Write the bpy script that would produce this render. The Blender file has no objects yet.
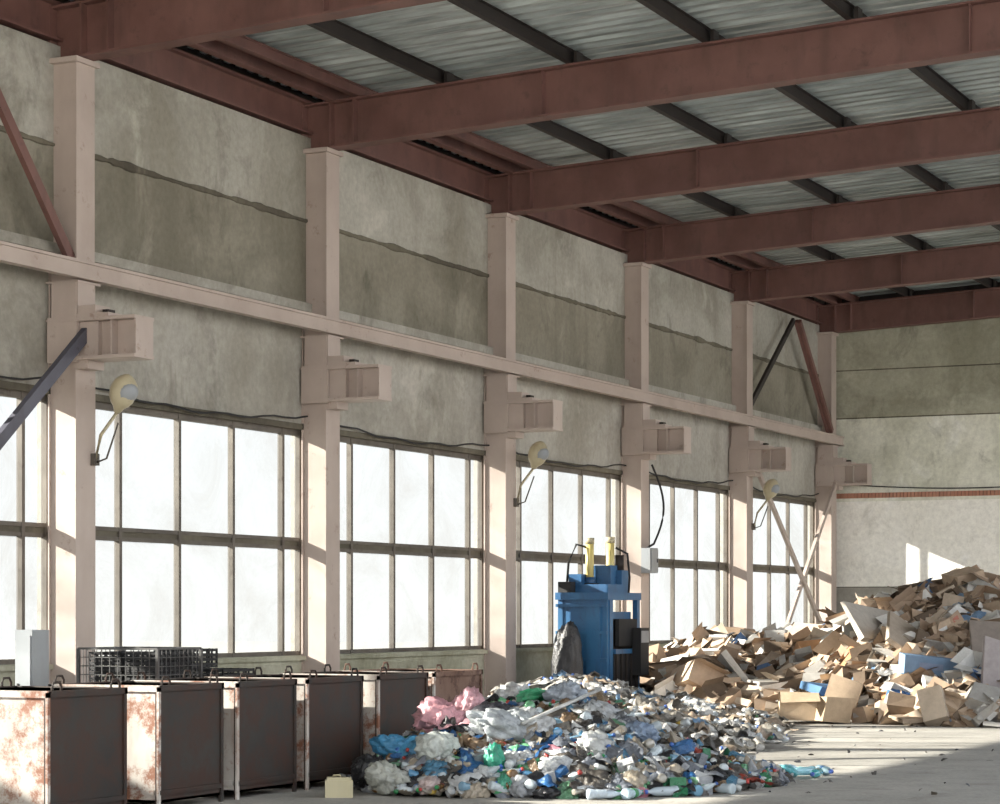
import bpy, math, random
import numpy as np
from mathutils import Vector, Matrix, Euler, noise
random.seed(7); rng=np.random.default_rng(7)
S=math.sin(math.radians(25.15)); C=math.cos(math.radians(25.15))
def diag(a,b):            # pile layout frame, rotated 25 deg to the wall
    return (a*S+b*C, -a*C+b*S)
sc=bpy.context.scene
sc.view_settings.view_transform='Standard'

# ------------------------------------------------------------ materials
def newmat(name):
    m=bpy.data.materials.new(name); m.use_nodes=True
    nt=m.node_tree; nt.nodes.clear()
    out=nt.nodes.new('ShaderNodeOutputMaterial')
    b=nt.nodes.new('ShaderNodeBsdfPrincipled')
    nt.links.new(b.outputs[0],out.inputs[0])
    return m,nt,b,out
def coords(nt,scale=(1,1,1),loc=(0,0,0)):
    mp=nt.nodes.new('ShaderNodeMapping')
    mp.inputs['Scale'].default_value=scale; mp.inputs['Location'].default_value=loc
    g=nt.nodes.new('ShaderNodeNewGeometry')
    nt.links.new(g.outputs['Position'],mp.inputs['Vector'])
    return mp.outputs[0]
def nz(nt,vec,scale,detail=6,rough=.6,dist=0):
    n=nt.nodes.new('ShaderNodeTexNoise'); n.inputs['Scale'].default_value=scale
    n.inputs['Detail'].default_value=detail; n.inputs['Roughness'].default_value=rough
    n.inputs['Distortion'].default_value=dist
    nt.links.new(vec,n.inputs['Vector']); return n.outputs['Fac']
def ramp(nt,fac,stops):
    r=nt.nodes.new('ShaderNodeValToRGB'); e=r.color_ramp.elements
    while len(e)<len(stops): e.new(.5)
    for i,(p,c) in enumerate(stops):
        e[i].position=p; e[i].color=(*c,1) if not isinstance(c,(int,float)) else (c,c,c,1)
    nt.links.new(fac,r.inputs[0]); return r.outputs[0]
def mix(nt,fac,a,b,mode='MIX'):
    m=nt.nodes.new('ShaderNodeMix'); m.data_type='RGBA'; m.blend_type=mode
    for s,v in ((0,fac),(6,a),(7,b)):
        if isinstance(v,(int,float)): m.inputs[s].default_value=v
        elif isinstance(v,tuple): m.inputs[s].default_value=(*v,1)
        else: nt.links.new(v,m.inputs[s])
    return m.outputs[2]
def bump(nt,b,h,st=.3,dist=.02):
    n=nt.nodes.new('ShaderNodeBump'); n.inputs['Strength'].default_value=st; n.inputs['Distance'].default_value=dist
    nt.links.new(h,n.inputs['Height']); nt.links.new(n.outputs[0],b.inputs['Normal'])
def concrete(name,c1,c2,stain,streak=.6,rough=.9,amt=.5):
    m,nt,b,o=newmat(name)
    v=coords(nt); vs=coords(nt,(1.0,1.0,.22))
    base=ramp(nt,nz(nt,v,.55,8,.6),[(.3,c1),(.7,c2)])
    # broad water runs
    st=ramp(nt,nz(nt,vs,1.1,5,.6,.5),[(.50,0.0),(.74,streak*.75)])
    col=mix(nt,st,base,stain)
    # cloudy damp patches
    blot=ramp(nt,nz(nt,v,.38,6,.62,.8),[(.47,0.0),(.60,amt)])
    col=mix(nt,blot,col,stain)
    # lime bloom, sparse
    lime=ramp(nt,nz(nt,coords(nt,(1,1,.9),(7,3,5)),.8,6,.65,.6),[(.58,0.0),(.68,.4)])
    col=mix(nt,lime,col,tuple(min(1,x*1.3) for x in c2))
    dk=ramp(nt,nz(nt,coords(nt,(1,1,.7),(2,13,5)),1.2,7,.7,.5),[(.56,0.0),(.68,.5)])
    col=mix(nt,dk,col,tuple(x*.65 for x in stain))
    fine=ramp(nt,nz(nt,v,11,5,.65),[(.25,.80),(.7,1.06)])
    col=mix(nt,1.0,col,fine,'MULTIPLY')
    nt.links.new(col,b.inputs['Base Color']); b.inputs['Roughness'].default_value=rough
    bump(nt,b,nz(nt,v,14,8,.7),.35,.02)
    return m
def paint(name,c1,c2,chip,chipamt=(.6,.7),rough=.55,metal=0.0,scale=2.0,streak=.6):
    m,nt,b,o=newmat(name)
    v=coords(nt); vs=coords(nt,(2,2,.5))
    base=ramp(nt,nz(nt,v,scale*.6,6,.6),[(.3,c1),(.7,c2)])
    ch=ramp(nt,nz(nt,v,scale*2.2,8,.75),[(chipamt[0],0.0),(chipamt[1],1.0)])
    st=ramp(nt,nz(nt,vs,scale,6,.6),[(.5,0.0),(.75,streak)])
    col=mix(nt,st,base,chip); col=mix(nt,ch,col,chip)
    nt.links.new(col,b.inputs['Base Color']); b.inputs['Roughness'].default_value=rough
    b.inputs['Metallic'].default_value=metal
    bump(nt,b,nz(nt,v,12,5,.6),.12,.01)
    return m
def vcol(name,rough=.8,trans=0.0,bumpst=.15,dirt=.25,spec=.5,bs=16):
    m,nt,b,o=newmat(name)
    a=nt.nodes.new('ShaderNodeAttribute'); a.attribute_name='Col'
    v=coords(nt)
    d=ramp(nt,nz(nt,v,7,5,.7),[(.3,1-dirt*1.6),(.65,1.0)])
    col=mix(nt,1.0,a.outputs['Color'],d,'MULTIPLY')
    nt.links.new(col,b.inputs['Base Color']); b.inputs['Roughness'].default_value=rough
    b.inputs['Transmission Weight'].default_value=trans; b.inputs['Specular IOR Level'].default_value=spec
    bump(nt,b,nz(nt,v,bs,4,.6,1.0),bumpst,.03)
    return m
M={}
M['conc_up']=concrete('concrete_upper',(.37,.355,.31),(.48,.465,.415),(.23,.21,.165),.8)
M['conc_mid']=concrete('concrete_middle',(.225,.205,.16),(.31,.29,.235),(.13,.118,.085),.8)
M['conc_low']=concrete('concrete_lower',(.37,.355,.315),(.47,.45,.405),(.25,.23,.185),.7)
M['conc_sill']=concrete('concrete_sill',(.38,.38,.29),(.48,.47,.38),(.2,.2,.12),.5)
M['ledge']=concrete('mortar_seam',(.10,.09,.065),(.20,.18,.135),(.05,.04,.03),.5)
M['far_a']=concrete('far_concrete_olive',(.38,.37,.28),(.48,.47,.38),(.22,.21,.15),.5)
M['far_b']=concrete('far_concrete_light',(.72,.72,.61),(.86,.85,.75),(.42,.42,.32),.6)
M['far_c']=concrete('far_plaster',(.92,.90,.83),(.96,.94,.89),(.80,.77,.68),.4,amt=.3)
M['col']=paint('column_paint',(.40,.325,.285),(.50,.42,.375),(.27,.19,.15),(.60,.72),streak=.18,scale=1.5)
M['red']=paint('red_oxide_paint',(.135,.062,.052),(.21,.105,.09),(.09,.05,.043),(.56,.75),.6)
M['dark']=paint('dark_steel',(.016,.012,.011),(.030,.022,.020),(.02,.016,.014),(.6,.75),.7)
M['frame']=paint('window_frame_paint',(.09,.08,.07),(.17,.15,.125),(.06,.045,.035),(.55,.7),.7)
M['graybrace']=paint('grey_brace_paint',(.06,.06,.08),(.10,.10,.13),(.05,.04,.04))
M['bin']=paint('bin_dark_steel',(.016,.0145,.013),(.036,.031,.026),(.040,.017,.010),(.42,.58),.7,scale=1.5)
M['binlit']=paint('bin_sunlit_paint',(.38,.35,.31),(.55,.51,.47),(.22,.09,.05),(.49,.60),.6,scale=1.8)  # paler copy of the bin paint: sun on the near side put into colour
M['binrust']=paint('bin_rusted_steel',(.15,.075,.048),(.22,.14,.105),(.08,.035,.022),(.5,.6),.75)
M['blue']=paint('blue_machine_paint',(.025,.10,.235),(.04,.16,.32),(.03,.04,.07),(.60,.75),.4)
M['yellow']=paint('yellow_machine_paint',(.62,.51,.18),(.70,.60,.26),(.4,.3,.1),(.68,.8),.4)
M['can']=paint('dull_yellow_plastic',(.42,.37,.22),(.5,.45,.3),(.34,.3,.2),(.68,.8),.4)
M['black']=paint('black_plastic',(.010,.010,.012),(.018,.018,.020),(.03,.03,.03),(.7,.85),.7)
M['wire']=paint('galvanised_wire',(.08,.08,.08),(.14,.14,.14),(.08,.05,.04),(.6,.75),.5,.6)
M['grey']=paint('grey_enamel',(.24,.26,.28),(.32,.34,.36),(.25,.25,.25),(.7,.85),.45)
M['lampb']=paint('lamp_housing_paint',(.40,.35,.23),(.55,.49,.34),(.25,.2,.13),(.6,.75),.35)
M['brick']=paint('brick_red',(.40,.17,.11),(.52,.27,.19),(.2,.1,.07),(.6,.7),.9)
m,nt,b,o=newmat('galvanised_roof'); v=coords(nt)
c=ramp(nt,nz(nt,v,.35,4,.6),[(.3,(.40,.465,.475)),(.7,(.68,.745,.75))])
c=mix(nt,1.0,c,ramp(nt,nz(nt,coords(nt,(5,.25,1)),3,4,.6),[(.3,.42),(.7,1.18)]),'MULTIPLY')
nt.links.new(c,b.inputs['Base Color']); b.inputs['Metallic'].default_value=.3; b.inputs['Roughness'].default_value=.38
M['roof']=m
m,nt,b,o=newmat('dusty_concrete_floor'); v=coords(nt)
c=ramp(nt,nz(nt,v,.5,8,.65),[(.3,(.34,.32,.285)),(.7,(.50,.475,.43))])
c=mix(nt,ramp(nt,nz(nt,v,2.2,8,.75,.4),[(.5,0.0),(.72,.7)]),c,(.2,.18,.155))
c=mix(nt,1.0,c,ramp(nt,nz(nt,v,24,5,.7),[(.3,.75),(.65,1.05)]),'MULTIPLY')
nt.links.new(c,b.inputs['Base Color']); b.inputs['Roughness'].default_value=.75
bump(nt,b,nz(nt,v,8,8,.7),.4,.02); M['floor']=m
m,nt,b,o=newmat('outdoor_gravel'); v=coords(nt)
nt.links.new(ramp(nt,nz(nt,v,1.5,6,.6),[(.3,(.27,.26,.24)),(.7,(.38,.37,.34))]),b.inputs['Base Color']); b.inputs['Roughness'].default_value=.95; M['ground']=m
m=bpy.data.materials.new('dusty_glass'); m.use_nodes=True; nt=m.node_tree; nt.nodes.clear()
o=nt.nodes.new('ShaderNodeOutputMaterial'); t=nt.nodes.new('ShaderNodeBsdfTransparent'); tl=nt.nodes.new('ShaderNodeBsdfTranslucent')
t.inputs[0].default_value=(.268,.283,.294,1); tl.inputs[0].default_value=(.030,.0318,.0335,1)
mx=nt.nodes.new('ShaderNodeMixShader'); v=coords(nt)
nt.links.new(ramp(nt,nz(nt,v,.7,7,.65,.8),[(.40,.05),(.66,.5)]),mx.inputs[0])
nt.links.new(t.outputs[0],mx.inputs[1]); nt.links.new(tl.outputs[0],mx.inputs[2]); nt.links.new(mx.outputs[0],o.inputs[0]); M['glass']=m
M['card']=vcol('cardboard',.85,0,.1,.14,.2)
M['trash']=vcol('mixed_plastic_waste',.35,0,.6,.3,.5,20)
M['clear']=vcol('clear_bottle_plastic',.08,.35,.05,.05,.8)

# ------------------------------------------------------------ mesh builder
class MB:
    def __init__(s): s.v=[]; s.f=[]; s.m=[]; s.c=[]; s.sm=[]; s.slots=[]; s.n=0
    def slot(s,k):
        if k not in s.slots: s.slots.append(k)
        return s.slots.index(k)
    def add(s,verts,faces,mat,col=None,jit=0,sm=False):
        verts=np.asarray(verts,float).reshape(-1,3); k=s.slot(mat)
        s.v.append(verts)
        for f in faces:
            s.f.append([i+s.n for i in f]); s.m.append(k); s.sm.append(sm)
            if col is None: s.c.append((1,1,1))
            else:
                j=1+random.uniform(-jit,jit); s.c.append((col[0]*j,col[1]*j,col[2]*j))
        s.n+=len(verts)
    def box(s,lo,hi,mat,R=None,o=(0,0,0),col=None):
        x0,y0,z0=lo; x1,y1,z1=hi
        v=np.array([(x0,y0,z0),(x1,y0,z0),(x1,y1,z0),(x0,y1,z0),(x0,y0,z1),(x1,y0,z1),(x1,y1,z1),(x0,y1,z1)],float)
        if R is not None: v=v@np.array(R).T
        v=v+np.array(o)
        s.add(v,[(3,2,1,0),(4,5,6,7),(0,1,5,4),(1,2,6,5),(2,3,7,6),(3,0,4,7)],mat,col)
    def bar(s,p,q,w,h,mat,up=(0,0,1)):
        p=Vector(p);q=Vector(q);d=q-p;L=d.length;d.normalize();u=Vector(up)
        if abs(d.dot(u))>.98: u=Vector((1,0,0))
        sd=d.cross(u).normalized(); u=sd.cross(d)
        R=Matrix((d,sd,u)).transposed()
        s.box((0,-w/2,-h/2),(L,w/2,h/2),mat,R,p)
    def ibeam(s,p,q,w,h,t,mat,up=(0,0,1)):
        p=Vector(p);q=Vector(q);d=q-p;L=d.length;d.normalize();u=Vector(up)
        sd=d.cross(u).normalized(); u=sd.cross(d)
        R=Matrix((d,sd,u)).transposed()
        s.box((0,-w/2,-h/2),(L,w/2,-h/2+t),mat,R,p); s.box((0,-w/2,h/2-t),(L,w/2,h/2),mat,R,p)
        s.box((0,-t*.4,-h/2+t),(L,t*.4,h/2-t),mat,R,p)
    def tube(s,pts,r,mat,n=8,closed=False,col=None):
        pts=[Vector(p) for p in pts]; vs=[];N=len(pts)
        for i,p in enumerate(pts):
            a=pts[(i-1)%N] if (closed or i>0) else p; b=pts[(i+1)%N] if (closed or i<N-1) else p
            d=(b-a).normalized(); u=Vector((0,0,1)) if abs(d.z)<.9 else Vector((1,0,0))
            x=d.cross(u).normalized(); y=x.cross(d); rr=r[i] if isinstance(r,(list,tuple)) else r
            for k in range(n):
                t=2*math.pi*k/n; vs.append(p+x*math.cos(t)*rr+y*math.sin(t)*rr)
        fs=[]
        for i in range(N if closed else N-1):
            j=(i+1)%N
            for k in range(n): fs.append((i*n+k,i*n+(k+1)%n,j*n+(k+1)%n,j*n+k))
        if not closed: fs.append(tuple(range(n))[::-1]); fs.append(tuple((N-1)*n+k for k in range(n)))
        s.add([tuple(v) for v in vs],fs,mat,col,0,True)
    def build(s,name):
        me=bpy.data.meshes.new(name); V=np.concatenate(s.v)
        me.from_pydata(V.tolist(),[],s.f)
        for k in s.slots: me.materials.append(M[k])
        me.polygons.foreach_set('material_index',s.m)
        ca=me.color_attributes.new('Col','FLOAT_COLOR','CORNER')
        cnt=[len(f) for f in s.f]
        cc=np.repeat(np.hstack([np.array(s.c),np.ones((len(s.c),1))]),cnt,axis=0)
        ca.data.foreach_set('color',cc.astype(np.float32).ravel())
        me.polygons.foreach_set('use_smooth',s.sm)
        me.update()
        ob=bpy.data.objects.new(name,me); sc.collection.objects.link(ob)
        return ob

X0=23.14; BAY=6.0; KS=range(-4,6); COLX=[X0+BAY*k for k in KS]
WY=16.7; XA=X0-24-.5; XF=53.6; YR=-3.0
SL=math.tan(math.radians(2.5))
def roofz(y): return 8.83+(16.5-y)*SL
# ------------------------------------------------------------ shell
b=MB(); b.box((XA-2,YR-1,-.2),(XF+.3,WY+.3,0),'floor'); b.build('floor')
b=MB(); b.box((-60,WY+.3,-.3),(120,110,-.1),'ground'); b.box((-60,-70,-.3),(120,YR-1,-.1),'ground'); b.box((-60,YR-1,-.3),(XA-2,WY+.3,-.1),'ground'); b.build('ground_outside')
b=MB()
b.box((XA,WY,0),(XF,WY+.25,1.0),'conc_sill')
b.box((XA,WY-.06,.93),(XF,WY+.25,.99),'conc_sill')
b.box((COLX[-1]+.07,WY,1.0),(XF+.3,WY+.25,9.12),'conc_low')
zs=[(4.27,5.93,'conc_low',0),(5.96,7.14,'conc_mid',.05),(7.19,8.36,'conc_up',.05)]
for i in range(len(COLX)-1):
    xa,xb=COLX[i],COLX[i+1]
    for z0,z1,mt,pr in zs:
        b.box((xa+.015,WY-pr,z0),(xb-.015,WY+.25,z1),mt)
for zc,hh in ((7.165,.07),(5.945,.05)):
    n=420; xs=np.linspace(XA,XF,n); vs=[];fs=[]
    for i,x in enumerate(xs):
        a=hh*(.6+.7*noise.noise((x*2.1,zc,0))+.4*noise.noise((x*7,zc,3))); pr=.075+.02*noise.noise((x*3,9,zc))
        c0=zc+.012*noise.noise((x*1.3,5,zc))
        vs+= [(x,WY-.02,c0-a-.01),(x,WY-pr,c0-a*.6),(x,WY-pr,c0+a*.6),(x,WY-.02,c0+a+.01)]
        if i: 
            for k in range(3): fs.append(((i-1)*4+k,i*4+k,i*4+k+1,(i-1)*4+k+1))
    b.add(vs,fs,'ledge')
b.box((XA,WY-.15,5.86),(XF,WY,5.98),'conc_low')
b.box((XA,WY-.02,4.20),(XF,WY+.25,4.28),'ledge')
b.box((XA,WY+.10,8.36),(XF,WY+.25,9.12),'dark')
for x in COLX: b.box((x-.07,WY,.98),(x+.07,WY+.25,4.27),'conc_low')
b.build('wall_left')
b=MB()
for z0,z1,mt in ((0,2.2,'conc_low'),(2.22,4.22,'far_c'),(4.42,6.17,'far_b'),(6.2,7.3,'far_a'),(7.33,8.9,'far_a')):
    for y0,y1 in ((WY+.25,11.2),(11.18,5.2),(5.18,YR)):
        b.box((XF,y1,z0),(XF+.3,y0,z1),mt)
b.box((XF+.02,YR,0),(XF+.3,WY+.25,8.9),'ledge')
b.add([(XF+.1,WY+.3,8.9),(XF+.1,YR,8.9),(XF+.1,YR,roofz(YR)+.2),(XF+.1,WY+.3,roofz(WY+.3)+.2)],[(0,1,2,3)],'dark')
y=WY
while y>YR:
    b.box((XF-.025,y-.075,4.3),(XF+.1,y-.005,4.42),'brick'); y-=.085
b.box((XF-.01,YR,4.22),(XF+.1,WY,4.30),'far_b')
b.build('wall_far')
# unseen opposite wall, added to cut low fill; end gap lights the far wall
b=MB(); b.box((6,YR-.25,0),(41.0,YR,3.4),'conc_low'); b.box((6,YR-.3,3.4),(41.0,YR+.05,3.5),'conc_sill')
b.box((52.6,YR-.25,0),(XF,YR,8.9),'conc_low')
for x in COLX[1:]:
    b.box((x-.15,YR-.2,3.5 if x<41 else 0),(x+.15,YR+.1,roofz(YR)-.6),'col')
b.build('wall_right_unseen')
# corrugated roof
b=MB(); vs=[];fs=[]; x=XA-1; p=.3; prof=[(0,0),(.11,0),(.15,.07),(.26,.07)]
ys=[WY+.6,YR-.4]; pts=[]
while x<XF+.5:
    for dx,dz in prof: pts.append((x+dx,dz))
    x+=p
for (px_,dz) in pts:
    for y in ys: vs.append((px_,y,roofz(y)+.2+dz))
for i in range(len(pts)-1): fs.append((2*i,2*i+1,2*i+3,2*i+2))
b.add(vs,fs,'roof'); 
b.add([(a,c_,d+.15) for a,c_,d in [(XA-1,ys[0],roofz(ys[0])+.2),(XF+.5,ys[0],roofz(ys[0])+.2),(XF+.5,ys[1],roofz(ys[1])+.2),(XA-1,ys[1],roofz(ys[1])+.2)]],[(0,1,2,3)],'roof')
b.build('ceiling')
b=MB(); y=16.45-1.9
while y>YR:
    z=roofz(y)+.1; b.ibeam((XA-.8,y,z),(XF+.2,y,z),.09,.19,.012,'dark'); y-=1.95
b.build('roof_purlins')
b=MB()
b.ibeam((XA,WY+.02,8.64),(XF,WY+.02,8.64),.22,.46,.03,'red')
b.ibeam((XA,16.25,8.93),(XF,16.25,8.93),.14,.2,.02,'red')
b.ibeam((XA,15.85,8.95),(XF,15.85,8.95),.08,.16,.02,'red')
b.build('eaves_beam')
for x in COLX:
    b=MB(); 
    xx=x if x<53 else x+.1
    b.ibeam((xx,16.72,roofz(16.72)-.33),(xx,YR,roofz(YR)-.33),.28,.66,.03,'red')
    for yy in (16.28,15.9): b.box((xx-.14,yy-.012,roofz(yy)-.65),(xx+.14,yy+.012,roofz(yy)-.02),'red')
    b.box((xx-.16,16.7,8.17),(xx+.16,16.74,8.85),'red')
    yy=13.0
    while yy>YR:
        b.box((xx-.13,yy-.008,roofz(yy)-.63),(xx+.13,yy+.008,roofz(yy)-.03),'red'); yy-=5.85
    yy=16.45-1.9
    while yy>YR:
        b.box((xx-.1,yy-.11,roofz(yy)),(xx+.1,yy-.06,roofz(yy)+.17),'dark'); yy-=1.95
    b.build('roof_beam')
# columns
for i,x in enumerate(COLX):
    b=MB()
    for z0,z1,w in ((0,4.60,.20),(4.60,5.07,.205),(5.07,8.17,.185)):
        b.box((x-w,16.3,z0),(x+w,16.325,z1),'col'); b.box((x-w,16.68,z0),(x+w,16.70,z1),'col')
        b.box((x-w+.03,16.325,z0),(x+w-.03,16.68,z1),'col')
    b.box((x-.24,16.26,8.11),(x+.24,16.7,8.17),'col')
    b.box((x-.3,16.2,0),(x+.3,16.7,.03),'col')
    for z in (5.05,5.50): b.box((x-.24,16.24,z),(x+.22,16.7,z+.025),'col')
    b.box((x-.23,16.25,5.07),(x+.12,16.3,5.50),'col'); b.box((x-.24,16.27,5.07),(x-.215,16.62,5.50),'col')
    # crane bracket: welded I-section stub, stiffeners and stacked seating plates
    b.box((x-.28,15.42,5.03),(x+.13,16.5,5.07),'col'); b.box((x-.28,15.42,4.58),(x+.13,16.5,4.62),'col')
    b.box((x-.12,15.44,4.62),(x-.08,16.3,5.03),'col')
    b.box((x-.27,16.24,4.56),(x-.215,16.66,5.09),'col')
    for yy in (15.42,15.76): b.box((x-.25,yy,4.62),(x+.11,yy+.02,5.03),'col')
    b.box((x-.20,15.98,4.62),(x+.11,16.3,5.03),'col')
    b.box((x-.26,15.80,5.07),(x+.10,16.26,5.12),'col'); b.box((x-.23,16.0,5.12),(x+.06,16.26,5.22),'col'); b.box((x-.14,15.88,5.12),(x+.0,15.96,5.17),'dark')
    b.box((x-.205,16.12,4.48),(x+.12,16.32,4.58),'col')
    b.build('steel_column')
b=MB()
b.box((XA,16.17,5.54),(XF-.05,16.29,5.575),'col'); b.box((XA,16.17,5.72),(XF-.05,16.29,5.755),'col'); b.box((XA,16.20,5.575),(XF-.05,16.29,5.72),'col')
b.build('wall_girt_rail')
def brace(pts,mt,w=.1):
    b=MB()
    for (p,q) in pts: b.bar(p,q,w*.55,w,mt)
    return b
xa,xb=COLX[3],COLX[4]
b=brace([((xb-.16,16.38,5.74),(xb-2.25,16.38,8.2))],'red',.13); b.build('diagonal_brace')
b=brace([((xa+.2,16.38,5.9),(xa+2.4,16.38,8.2))],'red',.13); b.build('diagonal_brace')
b=brace([((xb-.1,16.18,4.95),(xa+.1,16.18,.15))],'graybrace',.14); b.build('diagonal_brace')
xa,xb=COLX[8],COLX[9]
b=brace([((xb-.16,16.38,5.8),(xa+3.4,16.38,8.15)),((xb-.16,16.3,5.85),(xa+3.4,16.3,8.15))],'red',.12); b.build('diagonal_brace')
b=brace([((xa+.18,16.38,5.95),(xa+3.2,16.38,8.15))],'dark',.12); b.build('diagonal_brace')
b=brace([((xa+.1,16.15,4.6),(xb-.2,16.15,.4)),((xb-.1,16.2,4.7),(xa+1.2,16.2,.4))],'col',.12); b.build('cross_brace')
wi=0
for i in range(len(COLX)-1):
    x=COLX[i]; wi+=1; b=MB(); xa,xb=x+.07,x+5.93; Y=WY+.1
    b.add([(xa,Y+.03,1.0),(xb,Y+.03,1.0),(xb,Y+.03,4.2),(xa,Y+.03,4.2)],[(0,1,2,3)],'glass')
    for z0,z1 in ((.99,1.06),(2.5,2.55),(2.62,2.67),(4.12,4.2)): b.box((xa,Y-.02,z0),(xb,Y+.06,z1),'frame')
    b.box((xa,Y,2.55),(xb,Y+.04,2.62),'ledge')
    for k,off in enumerate((.1,1.42,2.77,4.1,5.42,5.9)):
        w=.03 if k else .025
        b.box((x+off-w,Y-.03,1.0),(x+off+w,Y+.05,4.2),'frame')
    b.build('window_%d'%wi)
# ------------------------------------------------------------ wall services
b=MB(); pts=[]
x=XA
while x<53.3:
    ph=((x-X0)/6.0)%1.0
    z=4.40-.16*math.sin(math.pi*ph)+.02*math.sin(x*5)
    pts.append((x,16.62,z)); x+=.3
b.tube(pts,.014,'black',6)
pts=[(XF-.05,16.1-k*.4,4.62-.14*math.sin(math.pi*((k*.4/6)%1))) for k in range(40)]
b.tube(pts,.016,'black',6); b.build('electric_cable')
def lamp(x):
    b=MB(); base=Vector((x+.02,16.26,3.42)); tip=Vector((x+.06,15.98,3.98))
    b.box((x-.02,16.24,3.36),(x+.08,16.3,3.5),'frame')
    b.tube([base,base+Vector((.0,-.08,.3)),tip],.022,'lampb',8)
    b.tube([base+Vector((0,0,-.03)),base+Vector((.03,-.14,.02)),tip-Vector((0,.02,.12))],.012,'frame',6)
    d=Vector((.03,-.3,.85)).normalized()
    L=.48; pr=[(0,.035),(.06,.05),(.14,.07),(.22,.11),(.34,.145),(.5,.162),(.66,.16),(.8,.135),(.9,.095),(.97,.05),(1,.01)]
    b.tube([tip+d*(a*L) for a,_ in pr],[r for _,r in pr],'lampb',20)
    c=tip+d*(.6*L); n=Vector((-.30,-.80,-.45)).normalized()
    b.tube([c+n*.06,c+n*.13,c+n*.165,c+n*.175],[.135,.12,.06,.01],'grey',16)
    b.build('floodlight')
for k in (4,6,8): lamp(COLX[k]+.12)
x=COLX[7]; b=MB(); b.box((x-.2,16.12,2.35),(x+.2,16.3,2.82),'grey'); b.box((x-.17,16.1,2.38),(x+.17,16.12,2.79),'grey')
b.box((x+.1,16.09,2.55),(x+.13,16.1,2.62),'dark')
pts=[(x-.15,16.2,2.82)]+[(x-.15+.6*math.sin(t*math.pi),16.1,2.82+t*1.55) for t in np.linspace(.05,1,14)]
b.tube(pts,.022,'black',6); b.build('electric_box')
b=MB(); o=(20.6,15.2,0); b.box((-.15,-.11,.06),(.15,.11,1.42),'grey',None,o); b.box((-.16,-.09,.12),(-.15,.09,1.36),'grey',None,o); b.box((-.17,.06,.7),(-.16,.075,.85),'dark',None,o)
for lx in (-.14,.11):
    for ly in (-.1,.07): b.box((lx,ly,0),(lx+.03,ly+.03,.06),'dark',None,o)
b.build('electrical_cabinet')

# ------------------------------------------------------------ waste bins
def bin_(x,y,mt,name='waste_bin',L=1.0,W=1.0,side=None):
    b=MB(); H=1.0; t=.02; side=side or mt
    b.box((0,0,.06),(L,W,.08),mt,None,(x,y,0))
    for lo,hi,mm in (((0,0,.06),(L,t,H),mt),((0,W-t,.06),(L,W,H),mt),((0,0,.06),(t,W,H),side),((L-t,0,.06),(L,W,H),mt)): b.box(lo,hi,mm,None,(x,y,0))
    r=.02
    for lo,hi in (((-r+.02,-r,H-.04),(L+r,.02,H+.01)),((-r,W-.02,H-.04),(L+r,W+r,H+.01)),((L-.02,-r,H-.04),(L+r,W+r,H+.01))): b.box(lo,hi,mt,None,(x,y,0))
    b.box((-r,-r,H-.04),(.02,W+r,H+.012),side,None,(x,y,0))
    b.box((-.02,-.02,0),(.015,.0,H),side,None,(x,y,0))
    for cx in (.0,L):
        for cy in (0,W):
            b.box((cx-.018,cy-.015,.0),(cx+.018,cy+.015,H),mt,None,(x,y,0))
    b.box((0,-.02,.12),(L,0,.16),mt,None,(x,y,0)); b.box((-.02,.03,.12),(0,W,.16),side,None,(x,y,0))
    for hx,hy in ((.12,0),(.88,0),(.12,1),(.88,1)):
        c=Vector((x+hx*L,y+hy*W,H))
        b.tube([c+Vector((-.055,0,-.03)),c+Vector((-.06,0,.04)),c+Vector((-.035,0,.075)),c+Vector((.035,0,.075)),c+Vector((.06,0,.04)),c+Vector((.055,0,-.03))],.011,mt,6)
    b.build(name)
BINS=((12.2,1.0,'bin'),(14.55,1.02,'bin'),(16.05,.96,'bin'),(17.26,.98,'bin'),(18.46,1.03,'bin'),(19.82,1.02,'bin'),(21.0,1.1,'binrust'))
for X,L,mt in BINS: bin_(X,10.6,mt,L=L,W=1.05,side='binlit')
def blocked(x,y): return (y>10.42 and x<22.3) or y>15.7
# ------------------------------------------------------------ waste generators
import bmesh
def ico(n):
    bm=bmesh.new(); bmesh.ops.create_icosphere(bm,subdivisions=n,radius=1)
    v=np.array([p.co[:] for p in bm.verts]); f=[tuple(q.index for q in p.verts) for p in bm.faces]; bm.free(); return v,f
IC3=ico(3); IC2=ico(2); IC4=ico(4)
def rotm(ax=None):
    e=Euler((random.uniform(0,6.28),random.uniform(0,6.28),random.uniform(0,6.28))) if ax is None else Euler(ax)
    return np.array(e.to_matrix())
def bag(b,p,r,col,sq=(1,1,.7),lod=3,rot=None,crease=.25,knot=False):
    v,f={2:IC2,3:IC3,4:IC4}[lod]; v=v.copy(); d=np.zeros(len(v))
    for k in range(9 if lod==4 else 6):
        w=rng.normal(size=3)*(1.4+k*1.3); d+=(1-np.abs(np.sin(v@w+rng.uniform(0,6))))**2*crease/(1+.30*k)
    top=np.clip((v[:,2]-.75)*4,0,1) if knot else 0
    v=v*(1.15-d)[:,None]*np.array(sq)*r
    if knot: v[:,2]+=top*r*.7; v[:,:2]*=(1-.55*top)[:,None]
    v=v@(rotm(rot) if rot is not None else rotm((random.uniform(-.5,.5),random.uniform(-.5,.5),random.uniform(0,6)))).T
    b.add(v+np.array(p),f,'trash',col,.05,True)
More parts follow.
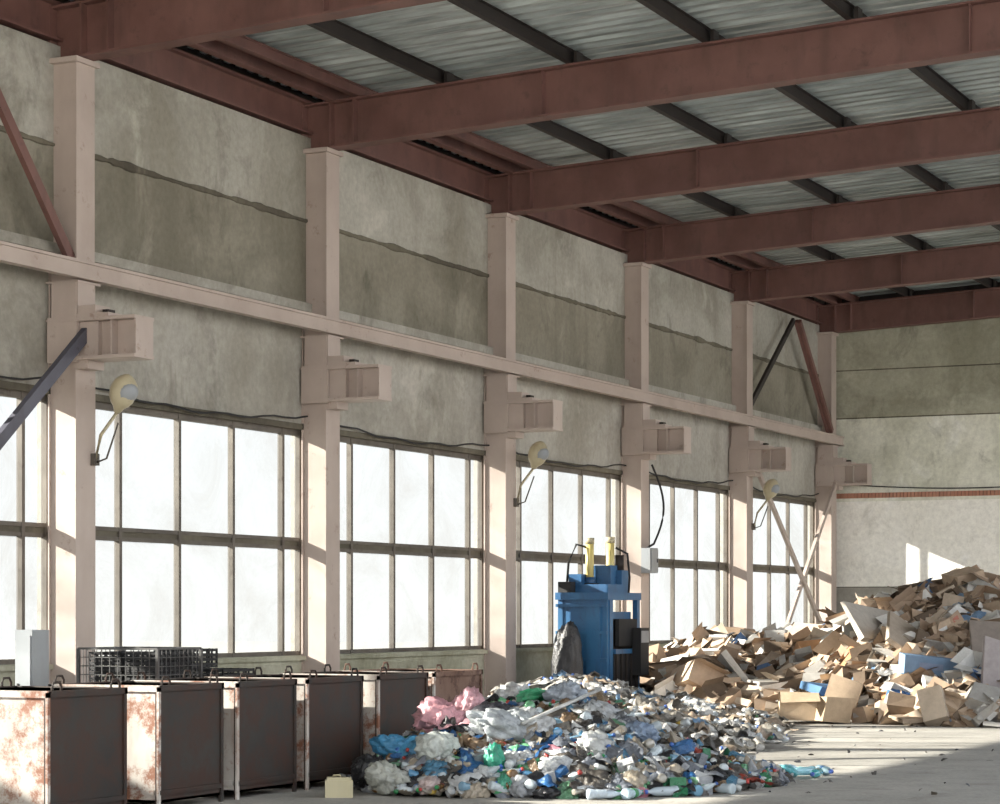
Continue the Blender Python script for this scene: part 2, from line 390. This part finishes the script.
def film(b,p,s,col,mat='trash',n=7,amp=.22):
    g=np.linspace(-.5,.5,n); X,Y=np.meshgrid(g,g); Z=np.zeros_like(X)
    for k in range(5):
        w=rng.normal(size=2)*(4+3*k); Z+=np.abs(np.sin(X*w[0]+Y*w[1]+rng.uniform(0,6)))*amp/(1+.7*k)
    rad=np.sqrt(X**2+Y**2); Z-=rad*.5
    k=.8+.2*np.cos(np.arctan2(Y,X)*random.choice([2,3,4])+rng.uniform(0,6)); X=X*k;Y=Y*k
    X=X+rng.normal(size=X.shape)*.02; Y=Y+rng.normal(size=X.shape)*.02
    v=np.stack([X,Y*random.uniform(.5,1),Z],-1).reshape(-1,3)*s
    v=v@rotm((random.gauss(0,.45),random.gauss(0,.45),random.uniform(0,6))).T+np.array(p)
    f=[(i*n+j,i*n+j+1,(i+1)*n+j+1,(i+1)*n+j) for i in range(n-1) for j in range(n-1)]
    b.add(v,f,mat,col,.05,True)
def drape(b,ms,a,z,s,col,n=13,lift=.05):
    th=random.uniform(0,6.28); ct,st=math.cos(th),math.sin(th); asp=random.uniform(.45,.9)
    ws=[(rng.normal(size=2)*(5+5*k)/s*.35,rng.uniform(0,6)) for k in range(6)]
    kk=random.choice([2,3,5]); ph=random.uniform(0,6); vs=[]
    for i in range(n):
        for j in range(n):
            u=i/(n-1)-.5; w=(j/(n-1)-.5)
            rr=.78+.22*math.cos(kk*math.atan2(w,u)+ph); u*=rr*s; w*=rr*s*asp
            aa=a+u*ct-w*st+random.gauss(0,.008); zz=z+u*st+w*ct+random.gauss(0,.008)
            h=0
            for k,(q,f0) in enumerate(ws): h+=(1-abs(math.sin(q[0]*u+q[1]*w+f0)))*.07/(1+.5*k)
            x,y=diag(aa,zz); vs.append((x,y,max(mound_h(ms,aa,zz),0)+lift+h*min(1,s*2.2)-.05))
    f=[(i*n+j,i*n+j+1,(i+1)*n+j+1,(i+1)*n+j) for i in range(n-1) for j in range(n-1)]
    b.add(vs,f,'trash',col,.04,True)
def bottle(b,p,L,col,rot=None,cap=(.1,.2,.6),mat='clear'):
    r=L*.16; prof=[(0,.6),(.02,.95),(.1,1),(.25,.93),(.3,1),(.55,1),(.62,.95),(.72,.8),(.84,.4),(.9,.34),(.96,.34)]
    n=12; R=rotm(rot) if rot is not None else rotm((random.uniform(1.1,2.0),random.uniform(-.3,.3),random.uniform(0,6.3)))
    dent=random.uniform(0,.35)
    def ring(pr,m,c):
        v=[];f=[]
        for a,q in pr:
            for k in range(n): v.append((math.cos(6.2832*k/n)*q*r,math.sin(6.2832*k/n)*q*r*(1-dent*math.sin(a*3.1)),(a-.5)*L))
        for i in range(len(pr)-1):
            for k in range(n): f.append((i*n+k,i*n+(k+1)%n,(i+1)*n+(k+1)%n,(i+1)*n+k))
        f.append(tuple(range(n))[::-1]); f.append(tuple((len(pr)-1)*n+k for k in range(n)))
        b.add(np.array(v)@R.T+np.array(p),f,m,c,0,True)
    ring(prof,mat,col); ring([(.92,.44),(1.0,.44)],'trash',cap)
    if random.random()<.45: ring([(.32,1.03),(.52,1.03)],'trash',random.choice([(.06,.2,.5),(.6,.6,.6),(.5,.08,.05),(.06,.32,.12),(.6,.42,.08),(.5,.5,.5)]))
TC=[((.52,.53,.53),12),((.34,.355,.375),13),((.40,.345,.27),12),((.19,.205,.235),12),((.085,.075,.065),15),((.02,.02,.024),13),((.03,.12,.30),5),((.08,.22,.34),4),((.03,.19,.09),4),((.15,.32,.19),2.5),((.52,.22,.27),1.3),((.34,.06,.04),1.3),((.50,.33,.08),1.3),((.22,.145,.085),12)]
TCc=[c for c,_ in TC]; TCw=[w for _,w in TC]
def tcol(): return random.choices(TCc,TCw)[0]
def mound_h(ms,a,bb):
    h=0
    for (ma,mb,H,Ra,Rb,p) in ms:
        r=math.sqrt(((a-ma)/Ra)**2+((bb-mb)/Rb)**2)
        if r<1: h=max(h,H*(1-r**p))
    return h
def mound_core(b,ms,a0,a1,b0,b1,mat,col,n=60,sink=.1,jit=.08):
    vs=[];fs=[]; A=np.linspace(a0,a1,n); B=np.linspace(b0,b1,n); H=np.zeros((n,n)); OK=np.ones((n,n),bool)
    for i,a in enumerate(A):
        for j,bb in enumerate(B):
            h=mound_h(ms,a,bb); h=h-sink+jit*noise.noise((a*3,bb*3,0)) if h>0 else 0
            x,y=diag(a,bb); OK[i,j]=not((y>10.52 and x<22.2) or y>16.1); H[i,j]=h; vs.append((x,y,max(h,.003)))
    for i in range(n-1):
        for j in range(n-1):
            if max(H[i,j],H[i+1,j],H[i,j+1],H[i+1,j+1])>0 and OK[i:i+2,j:j+2].all(): fs.append((i*n+j,i*n+j+1,(i+1)*n+j+1,(i+1)*n+j)[::-1])
    b.add(vs,fs,mat,col,.3)

# plastic waste heap
TM=[(.1,22.3,.70,1.4,2.0,1.35),(.7,22.3,.72,1.45,2.1,1.25),(1.25,22.3,.46,1.2,1.9,1.1),(-.4,21.8,.50,.95,1.5,1.6),(1.8,22.3,.22,.9,1.2,1.1)]
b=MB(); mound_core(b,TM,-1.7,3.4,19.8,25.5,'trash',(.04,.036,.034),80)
cnt=0
while cnt<1500:
    a=random.uniform(-1.5,2.7); z=random.uniform(20,24.8); h=mound_h(TM,a,z)
    if h<=.0: continue
    x,y=diag(a,z)
    if blocked(x,y+.1): continue
    if z>23.4 and random.random()<.7: continue
    cnt+=1; col=tcol(); t=random.random()
    if t<.32:
        r=random.uniform(.06,.16); bag(b,(x,y,h+random.uniform(-.02,.06)),r,col,(1,random.uniform(.6,1),random.uniform(.35,.75)),4 if r>.10 else 3,knot=random.random()<.3)
    elif t<.42: film(b,(x,y,h+random.uniform(0,.06)),random.uniform(.14,.30),col)
    elif t<.52: drape(b,TM,a,z,random.uniform(.22,.55),col)
    elif t<.86:
        bottle(b,(x,y,h+.055),random.uniform(.18,.32),random.choice([(.60,.68,.72),(.66,.71,.73),(.62,.70,.74),(.28,.48,.64),(.14,.36,.60),(.18,.45,.24),(.58,.60,.58),(.2,.11,.04),(.45,.42,.36)]),None,random.choice([(.05,.15,.5),(.6,.6,.6),(.5,.06,.05),(.04,.3,.10)]),random.choice(['clear','clear','trash']))
    else:
        s=random.uniform(.04,.13); R=rotm(); b.box((-s,-s*.6,-s*.3),(s,s*.6,s*.3),'trash',R,(x,y,h+.03),col)
def at(px_a,z,dz=0): 
    x,y=diag(px_a,z); return (x,y,mound_h(TM,px_a,z)+dz)
bag(b,at(-.55,21.7,.14),.26,(.66,.34,.38),(1.1,.9,.8),4); bag(b,at(-.30,22.0,.18),.20,(.70,.40,.44),(1,.8,.9),4); drape(b,TM,-.5,21.5,.55,(.68,.38,.42),17,.12)
bag(b,at(-.95,21.3,.14),.20,(.06,.25,.44),(1.2,.8,.55),4); drape(b,TM,-.85,21.2,.5,(.08,.30,.5),15,.1)
bag(b,at(-.55,20.9,.14),.19,(.55,.58,.54),(1.1,1,.8),4)
bag(b,at(.02,21.3,.12),.27,(.42,.45,.47),(1.3,.8,.6),4); bag(b,at(.38,21.5,.08),.20,(.56,.57,.57),(1.3,.8,.6),4)
bag(b,at(.62,22.3,.10),.25,(.42,.47,.54),(1.2,.9,.55),4); bag(b,at(.25,22.4,.12),.2,(.05,.35,.16),(1.3,.8,.4),4); drape(b,TM,.15,21.6,.6,(.42,.45,.47),19,.12)
bag(b,at(.1,22.5,.12),.22,(.55,.55,.54),(1.2,.9,.6),4); bag(b,at(.9,22.5,.08),.18,(.30,.22,.14),(1.2,.9,.6),4)
bag(b,at(-.05,20.7,.12),.14,(.05,.38,.25),(.7,.7,1.2),4); bag(b,at(.05,20.4,.07),.11,(.1,.4,.27),(1,.7,.8),4)
bag(b,at(1.3,21.6,.1),.19,(.25,.33,.46),(1.2,.9,.6),4); bag(b,at(1.65,21.6,.08),.15,(.06,.17,.38),(1.2,.9,.6),4)
bag(b,at(.85,21.0,.1),.18,(.5,.51,.5),(1.2,.9,.6),4); bag(b,at(.5,20.6,.1),.15,(.58,.60,.61),(1.2,.9,.6),4); bag(b,at(1.9,21.9,.07),.15,(.5,.52,.54),(1.3,.9,.5),4)
bag(b,at(1.0,22.0,.06),.18,(.48,.50,.52),(1.3,.9,.6),4); bag(b,at(-.1,21.7,.1),.2,(.05,.05,.06),(1.2,.9,.6),4)
bag(b,(*diag(-.98,20.6),.15),.20,(.46,.47,.42),(1.1,.9,.75),4); bag(b,(*diag(-1.16,20.95),.19),.22,(.02,.02,.022),(.8,.8,.8),4)
bag(b,(*diag(-.62,20.4),.1),.13,(.52,.42,.40),(1.2,.9,.6),4)
x,y=diag(.2,21.2); x2,y2=diag(.95,22.2); b.tube([(x,y,.60),(x2,y2,.88)],.018,'trash',8,col=(.6,.6,.58))
b.build('plastic_waste_heap')
b=MB()
for a,z,c in ((2.35,22.6,(.5,.7,.85)),(2.52,22.9,(.6,.75,.85)),(2.66,22.5,(.25,.6,.75)),(2.95,23.0,(.4,.7,.8)),(2.3,22.0,(.6,.7,.75)),(1.95,21.1,(.45,.65,.85)),(3.05,22.7,(.12,.5,.55)),(1.4,20.4,(.6,.7,.78)),(1.15,20.2,(.5,.66,.75)),(1.75,20.8,(.4,.6,.8)),(2.2,21.5,(.4,.6,.8)),(2.6,23.4,(.6,.7,.8)),(.9,20.1,(.6,.7,.8)),(1.65,20.6,(.25,.5,.7)),(2.85,23.3,(.5,.7,.8)),(3.2,23.1,(.4,.6,.7)),(2.45,21.9,(.16,.4,.7)),(1.95,20.8,(.6,.7,.75))):
    x,y=diag(a,z); bottle(b,(x,y,.05),.32,c,(math.pi/2,0,random.uniform(0,6.28)),random.choice([(.1,.2,.7),(.05,.4,.3)]),random.choice(['clear','trash']))
x,y=diag(2.8,22.8); bag(b,(x,y,.06),.10,(.12,.45,.5),(1.5,.8,.6),3)
b.build('loose_bottles')
b=MB()
for k in range(130):
    a=random.uniform(-1,6.0); z=random.uniform(20.5,33); x,y=diag(a,z)
    s=random.uniform(.02,.09) if z<25 else random.uniform(.03,.10)
    film(b,(x,y,.015),s,random.choice([(.1,.09,.08),(.2,.17,.13),(.5,.48,.44),(.08,.08,.09)]),n=4,amp=.08)
b.build('floor_litter')
x,y=diag(-1.40,20.4); b=MB(); R=rotm((0,0,-1.05))
b.box((-.12,-.08,0),(.12,.08,.15),'can',R,(x,y,0)); b.box((-.105,-.065,.15),(.105,.065,.175),'can',R,(x,y,0))
dx,dy=R[0][0],R[1][0]
b.tube([(x-.06*dx,y-.06*dy,.17),(x-.05*dx,y-.05*dy,.192),(x+.01*dx,y+.01*dy,.192),(x+.02*dx,y+.02*dy,.17)],.008,'can',6); b.tube([(x+.08*dx,y+.08*dy,.17),(x+.08*dx,y+.08*dy,.195)],.02,'black',8)
b.build('jerrycan')
# pale film waste strewn behind the heap
FM=[(2.1,30,.36,1.5,2.6,1.2),(1.5,29,.45,1.8,3.2,1.3),(.4,27.4,.5,1.6,2.6,1.4),(1.0,33,.65,2.0,3.3,1.4),(2.4,32.5,.40,1.5,2.6,1.2)]
b=MB(); mound_core(b,FM,-2,6,24.5,37,'trash',(.2,.18,.16),60)
cnt=0
while cnt<1100:
    a=random.uniform(-1.3,4.5); z=random.uniform(25.2,36); h=mound_h(FM,a,z)
    if h<=0: continue
    x,y=diag(a,z)
    if blocked(x,y): continue
    cnt+=1; col=random.choices([(.62,.61,.59),(.5,.47,.42),(.42,.33,.25),(.25,.23,.2),(.2,.33,.5),(.1,.3,.2)],[8,6,6,5,1,.5])[0]
    t=random.random()
    if t<.3: film(b,(x,y,h+.04),random.uniform(.15,.38),col)
    elif t<.42: drape(b,FM,a,z,random.uniform(.3,.7),col)
    elif t<.8: bag(b,(x,y,h),random.uniform(.07,.16),col,(1,.8,.6),3)
    else: bottle(b,(x,y,h+.04),.3,(.7,.76,.8))
b.build('plastic_film_heap')

# cardboard heap
def sheet(b,p,s,R,col):
    n=random.choice([1,2,2,3]); w=s*random.uniform(.45,.9); x=0;z=0;a=0; h=s*random.uniform(.6,1.1)
    xs=[(0,0)]
    for i in range(n):
        x+=w*math.cos(a); z+=w*math.sin(a); xs.append((x,z)); a+=random.uniform(-.7,.7)
    v=[];f=[]
    for (xx,zz) in xs: v+=[(xx-x/2,-h/2,zz-z/2),(xx-x/2,h/2,zz-z/2)]
    for i in range(n): f.append((2*i,2*i+1,2*i+3,2*i+2))
    for i in range(n):
        for sd in (0,1):
            if random.random()<.45:
                o=len(v); an=random.uniform(-.8,.8); fl=w*.4; p0=v[2*i+sd]; p1=v[2*i+2+sd]; sg=1 if sd else -1
                v+=[(p0[0],p0[1]+sg*fl*math.cos(an),p0[2]+fl*math.sin(an)),(p1[0],p1[1]+sg*fl*math.cos(an),p1[2]+fl*math.sin(an))]
                f.append((2*i+sd,2*i+2+sd,o+1,o))
    b.add(np.array(v)@R.T+np.array(p),f,'card',col,.08)
def carton(b,p,l,w,h,R,col,shear=.3,closed=False):
    v=[(-l,-w,-h),(l,-w,-h),(l,w,-h),(-l,w,-h),(-l,-w,h),(l,-w,h),(l,w,h),(-l,w,h)]
    f=[(3,2,1,0),(0,1,5,4),(1,2,6,5),(2,3,7,6),(3,0,4,7)]
    if closed: f.append((4,5,6,7))
    else:
        for i,j,dx,dy in ((4,5,0,-1),(5,6,1,0),(6,7,0,1),(7,4,-1,0)):
            an=random.uniform(-.9,.8); L=min(l,w)*random.uniform(.6,.9); o=len(v)
            if random.random()<.2: continue
            for q in (j,i): v.append((v[q][0]+dx*L*math.cos(an),v[q][1]+dy*L*math.cos(an),v[q][2]+L*math.sin(an)))
            f.append((i,j,o,o+1))
    V=np.array(v,float); V[:,0]+=V[:,2]*random.uniform(-shear,shear)*2; V[:,1]+=V[:,0]*random.uniform(-shear,shear)
    V+=rng.normal(size=V.shape)*.01
    b.add(V@R.T+np.array(p),f,'card',col,.08)
    if random.random()<.35:
        q=V[[0,1,5,4]]; c=q.mean(0); q=c+(q-c)*np.array([.45,.5,.35]); q[:,1]-=.008
        b.add(q@R.T+np.array(p),[(0,1,2,3)],'card',random.choice([(.7,.7,.68),(.25,.3,.42),(.5,.2,.15),(.66,.64,.56)]))
CC=[((.43,.315,.225),20),((.51,.39,.285),18),((.32,.23,.16),17),((.57,.47,.37),12),((.70,.68,.64),11),((.42,.40,.37),8),((.17,.125,.09),12),((.12,.2,.36),1.4),((.50,.28,.15),1.5)]
def ccol(): return random.choices([c for c,_ in CC],[w for _,w in CC])[0]
CM=[(9.8,38.5,2.0,5.4,5.2,1.3),(8.0,40,2.0,4.0,6.4,1.3),(6.9,41,1.70,2.7,7.0,1.2),(5.6,43,1.0,3.0,6.5,1.5),(4.0,43,.9,2.7,5.5,1.4),(7.8,36,.85,3.0,3.4,1.3)]
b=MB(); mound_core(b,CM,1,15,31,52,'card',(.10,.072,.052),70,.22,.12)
cnt=0
while cnt<3800:
    a=random.uniform(1.3,13.5); z=random.uniform(32,47); h=mound_h(CM,a,z)
    if h<=.02: continue
    x,y=diag(a,z)
    if y>15.7: continue
    if math.hypot(x-36.5,y-15.3)<1.35: continue
    cnt+=1; col=ccol(); s=random.choice([random.uniform(.12,.34),random.uniform(.2,.45),random.uniform(.35,.62)])
    gx=(mound_h(CM,a+.2,z)-mound_h(CM,a-.2,z))/.4; gz=(mound_h(CM,a,z+.2)-mound_h(CM,a,z-.2))/.4
    wx,wy=diag(gx,gz)
    N=Vector((-wx+random.gauss(0,.45),-wy+random.gauss(0,.45),1)).normalized()
    R=np.array(N.to_track_quat('Z','Y').to_matrix())@rotm((0,0,random.uniform(0,6.28)))
    zz=h+random.uniform(-.05,.13)+.05
    if random.random()<.36: sheet(b,(x,y,zz),s,R,col)
    else:
        l,w,hh=s*.42,s*random.uniform(.25,.4),s*random.uniform(.12,.36); carton(b,(x,y,zz+hh*.4),l,w,hh,R,col,.18,random.random()<.5)
for k in range(80):
    a=random.uniform(3,11); z=random.uniform(33,42); h=mound_h(CM,a,z)
    if h<.05 or diag(a,z)[1]>15.5: continue
    drape(b,CM,a,z,random.uniform(.4,.9),random.choice([(.7,.7,.69),(.66,.66,.66),(.2,.32,.48),(.55,.55,.53)]),11,.16)
def C_(a,z,dz,l,w,h,e,col,cl=False,sh=.08):
    x,y=diag(a,z); carton(b,(x,y,mound_h(CM,a,z)+dz),l,w,h,rotm(e),col,sh,cl)
C_(4.35,34.2,.24,.32,.28,.2,(0,.05,.3),(.58,.44,.30)); C_(4.75,34.0,.2,.25,.25,.18,(.1,0,1.0),(.50,.38,.26),True)
C_(5.1,34.8,.35,.3,.25,.2,(.3,.2,.2),(.56,.43,.31)); C_(3.2,38.5,.3,.36,.3,.2,(.5,.3,.9),(.54,.41,.30)); C_(3.9,39,.3,.4,.35,.05,(.9,.2,.4),(.68,.64,.58),True)
C_(6.1,38,.35,.6,.42,.04,(.8,.2,-.5),(.46,.42,.37),True); C_(6.4,36.8,.3,.5,.4,.04,(.7,-.4,.2),(.42,.35,.28),True)
C_(7.5,35.0,.35,.5,.5,.03,(1.1,.1,-1.0),(.26,.22,.19),True); C_(7.2,33.6,.4,.3,.5,.03,(1.4,.1,-1.1),(.40,.36,.36),True,.2)
C_(6.0,34.0,.15,.38,.14,.12,(.1,.1,-.9),(.05,.14,.34),True); C_(6.35,34.8,.4,.42,.1,.14,(.1,.1,-.9),(.20,.30,.44),True); C_(5.0,35.8,.35,.35,.22,.06,(.2,.1,-.5),(.1,.2,.36),True)
C_(6.0,33.4,.08,.4,.25,.04,(.1,0,-.9),(.40,.31,.23),True); C_(6.8,33.6,.12,.4,.25,.05,(.2,0,-.7),(.46,.36,.27),True)
b.build('cardboard_heap')

# ------------------------------------------------------------ hydraulic baler
b=MB(); o=(36.5,15.3,0)
def bb(lo,hi,m): b.box((lo[0],lo[1]*.85,lo[2]),(hi[0],hi[1]*.85,hi[2]),m,None,o)
bb((-.75,-.55,0),(.75,.55,.12),'blue')
bb((-.62,-.45,.12),(.62,.45,1.5),'dark')
bb((-.70,-.52,.1),(-.60,.02,1.86),'blue'); bb((-.74,-.40,.3),(-.70,-.10,1.7),'blue')
bb((-.68,.02,1.05),(-.60,.52,1.86),'blue'); bb((-.70,.42,.1),(-.60,.52,1.86),'blue')
for z in (.35,.8,1.25,1.7): bb((-.76,-.54,z),(-.70,.54,z+.05),'blue')
for cy in (-.54,.44): bb((.60,cy,.1),(.72,cy+.1,1.86),'blue')
bb((-.62,-.54,.1),(-.48,-.44,1.86),'blue')
bb((-.48,-.56,.15),(.60,-.46,.95),'black')
for k in range(5): bb((-.44+.22*k,-.60,.18),(-.38+.22*k,-.56,.92),'dark')
bb((-.48,-.60,.92),(.64,-.5,1.0),'blue'); bb((-.3,-.58,1.05),(.5,-.5,1.5),'black')
bb((.25,-.78,.55),(.62,-.60,1.35),'black'); bb((.27,-.79,1.1),(.6,-.78,1.3),'grey')
bb((-.74,-.56,1.82),(.74,.56,1.94),'blue'); bb((-.45,-.42,1.94),(.45,.42,2.08),'blue')
bb((-.6,-.4,1.5),(.6,.4,1.62),'blue')
for cx,cy,top,r in ((-.2,.08,2.86,.07),(.12,-.16,2.88,.07)):
    p=Vector(o)+Vector((cx,cy,0)); b.tube([p+Vector((0,0,2.05)),p+Vector((0,0,top-.1))],r,'yellow',14); b.tube([p+Vector((0,0,top-.1)),p+Vector((0,0,top))],r*1.12,'lampb',14)
    b.tube([p+Vector((0,0,1.5)),p+Vector((0,0,2.05))],.045,'grey',10); b.tube([p+Vector((0,0,2.06)),p+Vector((0,0,2.2))],r*1.5,'blue',12)
    bb((cx-.12,cy-.12,2.06),(cx+.12,cy+.12,2.1),'dark')
p=Vector(o)
b.tube([p+Vector((-.2,.12,2.7)),p+Vector((-.35,.26,2.75)),p+Vector((-.4,.38,2.45)),p+Vector((-.5,.38,1.9))],.022,'black',6)
b.tube([p+Vector((.15,-.25,2.7)),p+Vector((.3,-.4,2.6)),p+Vector((.35,-.42,2.2)),p+Vector((.3,-.42,1.9))],.02,'black',6)
bb((.15,-.42,2.08),(.45,-.15,2.32),'blue'); b.tube([p+Vector((.3,-.24,2.32)),p+Vector((.3,-.24,2.58))],.09,'dark',12)
bb((-.45,.15,2.08),(-.15,.42,2.25),'blue'); bb((-.70,.25,1.94),(-.5,.52,2.12),'black'); bb((-.1,-.3,2.08),(.2,.2,2.4),'blue')
b.build('hydraulic_baler')
b=MB(); bag(b,(35.38,15.38,.70),.42,(.05,.048,.05),(.55,.6,1.7),4,(0,0,.3),.14); b.build('grey_bulk_sack')

# ------------------------------------------------------------ wire cage cart holding crates
b=MB()
x0,x1,y0,y1,zb,zt=19.75,20.55,13.05,14.0,.18,1.24
for x in (x0,x1):
    for y in (y0,y1): b.box((x-.015,y-.015,.1),(x+.015,y+.015,zt),'wire'); b.tube([(x-.02,y,.06),(x+.02,y,.06)],.06,'black',12)
for z in (zb,.7,zt):
    for (p,q) in (((x0,y0),(x1,y0)),((x1,y0),(x1,y1)),((x1,y1),(x0,y1)),((x0,y1),(x0,y0))): b.bar((*p,z),(*q,z),.02,.02,'wire')
for k in range(1,12):
    z=zb+(zt-zb)*k/12
    for (p,q) in (((x0,y0),(x1,y0)),((x1,y0),(x1,y1)),((x1,y1),(x0,y1)),((x0,y1),(x0,y0))): b.bar((*p,z),(*q,z),.007,.007,'wire')
for k in range(1,10):
    f=k/10
    for y in (y0,y1): b.bar((x0+(x1-x0)*f,y,zb),(x0+(x1-x0)*f,y,zt),.007,.007,'wire')
    for x in (x0,x1): b.bar((x,y0+(y1-y0)*f,zb),(x,y0+(y1-y0)*f,zt),.007,.007,'wire')
b.box((x0,y0,zb-.02),(x1,y1,zb),'wire')
b.build('wire_cage_cart')
b=MB()
def crate(x,y,z,r):
    R=rotm((0,0,r)); L,W,H=.3,.2,.2
    b.box((-L,-W,0),(L,W,.015),'black',R,(x,y,z))
    for k in range(4):
        zz=.02+k*.05
        for lo,hi in (((-L,-W,zz),(L,-W+.012,zz+.028)),((-L,W-.012,zz),(L,W,zz+.028)),((-L,-W,zz),(-L+.012,W,zz+.028)),((L-.012,-W,zz),(L,W,zz+.028))): b.box(lo,hi,'black',R,(x,y,z))
    for k in range(7):
        xx=-L+k*(2*L-.02)/6
        for yy in (-W,W-.014): b.box((xx,yy,0),(xx+.02,yy+.014,H),'black',R,(x,y,z))
    for k in range(5):
        yy=-W+k*(2*W-.02)/4
        for xx in (-L,L-.014): b.box((xx,yy,0),(xx+.014,yy+.02,H),'black',R,(x,y,z))
for iy,n in ((0,5),(1,5)):
    for k in range(n): crate(20.13,13.29+iy*.44,.185+k*.205,random.uniform(-.02,.02))
for k in range(6): crate(20.98,13.5,k*.205,random.uniform(-.04,.04))
for k in range(5): crate(20.98,13.05,k*.205,random.uniform(-.04,.04))
b.build('plastic_crate_stack')
b=MB()
for k in range(16):
    X,L,_=random.choice(BINS[1:])
    r=random.uniform(.1,.17); bag(b,(X+random.uniform(.25,.75)*L,10.6+random.uniform(.3,.8),.80+random.uniform(-.1,.08)),r,random.choice([(.5,.3,.2),(.5,.5,.48),(.35,.26,.2),(.2,.2,.2),(.4,.4,.42)]),(1,.8,.6),3)
b.build('bagged_waste')

# ------------------------------------------------------------ light
w=bpy.data.worlds.new('sky'); sc.world=w; w.use_nodes=True; nt=w.node_tree; nt.nodes.clear()
o=nt.nodes.new('ShaderNodeOutputWorld'); bg=nt.nodes.new('ShaderNodeBackground'); tc=nt.nodes.new('ShaderNodeTexCoord'); sp=nt.nodes.new('ShaderNodeSeparateXYZ')
nt.links.new(tc.outputs['Generated'],sp.inputs[0])
nt.links.new(ramp(nt,sp.outputs['Z'],[(0,(1,.975,.93)),(.6,(.78,.87,1))]),bg.inputs[0]); bg.inputs[1].default_value=3.9
nt.links.new(bg.outputs[0],o.inputs[0])
l=bpy.data.lights.new('sun','SUN'); l.energy=78; l.angle=.012; l.color=(1,.91,.78)
so=bpy.data.objects.new('sun',l); sc.collection.objects.link(so); so.location=(0,40,20)
so.rotation_euler=Vector((.41,-1,-.41)).to_track_quat('-Z','Y').to_euler()
# ------------------------------------------------------------ camera
cd=bpy.data.cameras.new('camera'); cd.sensor_width=36; cd.lens=84.5; cd.shift_y=.211; cd.clip_end=500
co=bpy.data.objects.new('camera',cd); sc.collection.objects.link(co); co.location=(0,0,1.6)
co.rotation_euler=(math.pi/2,0,math.radians(25.15-90)); sc.camera=co
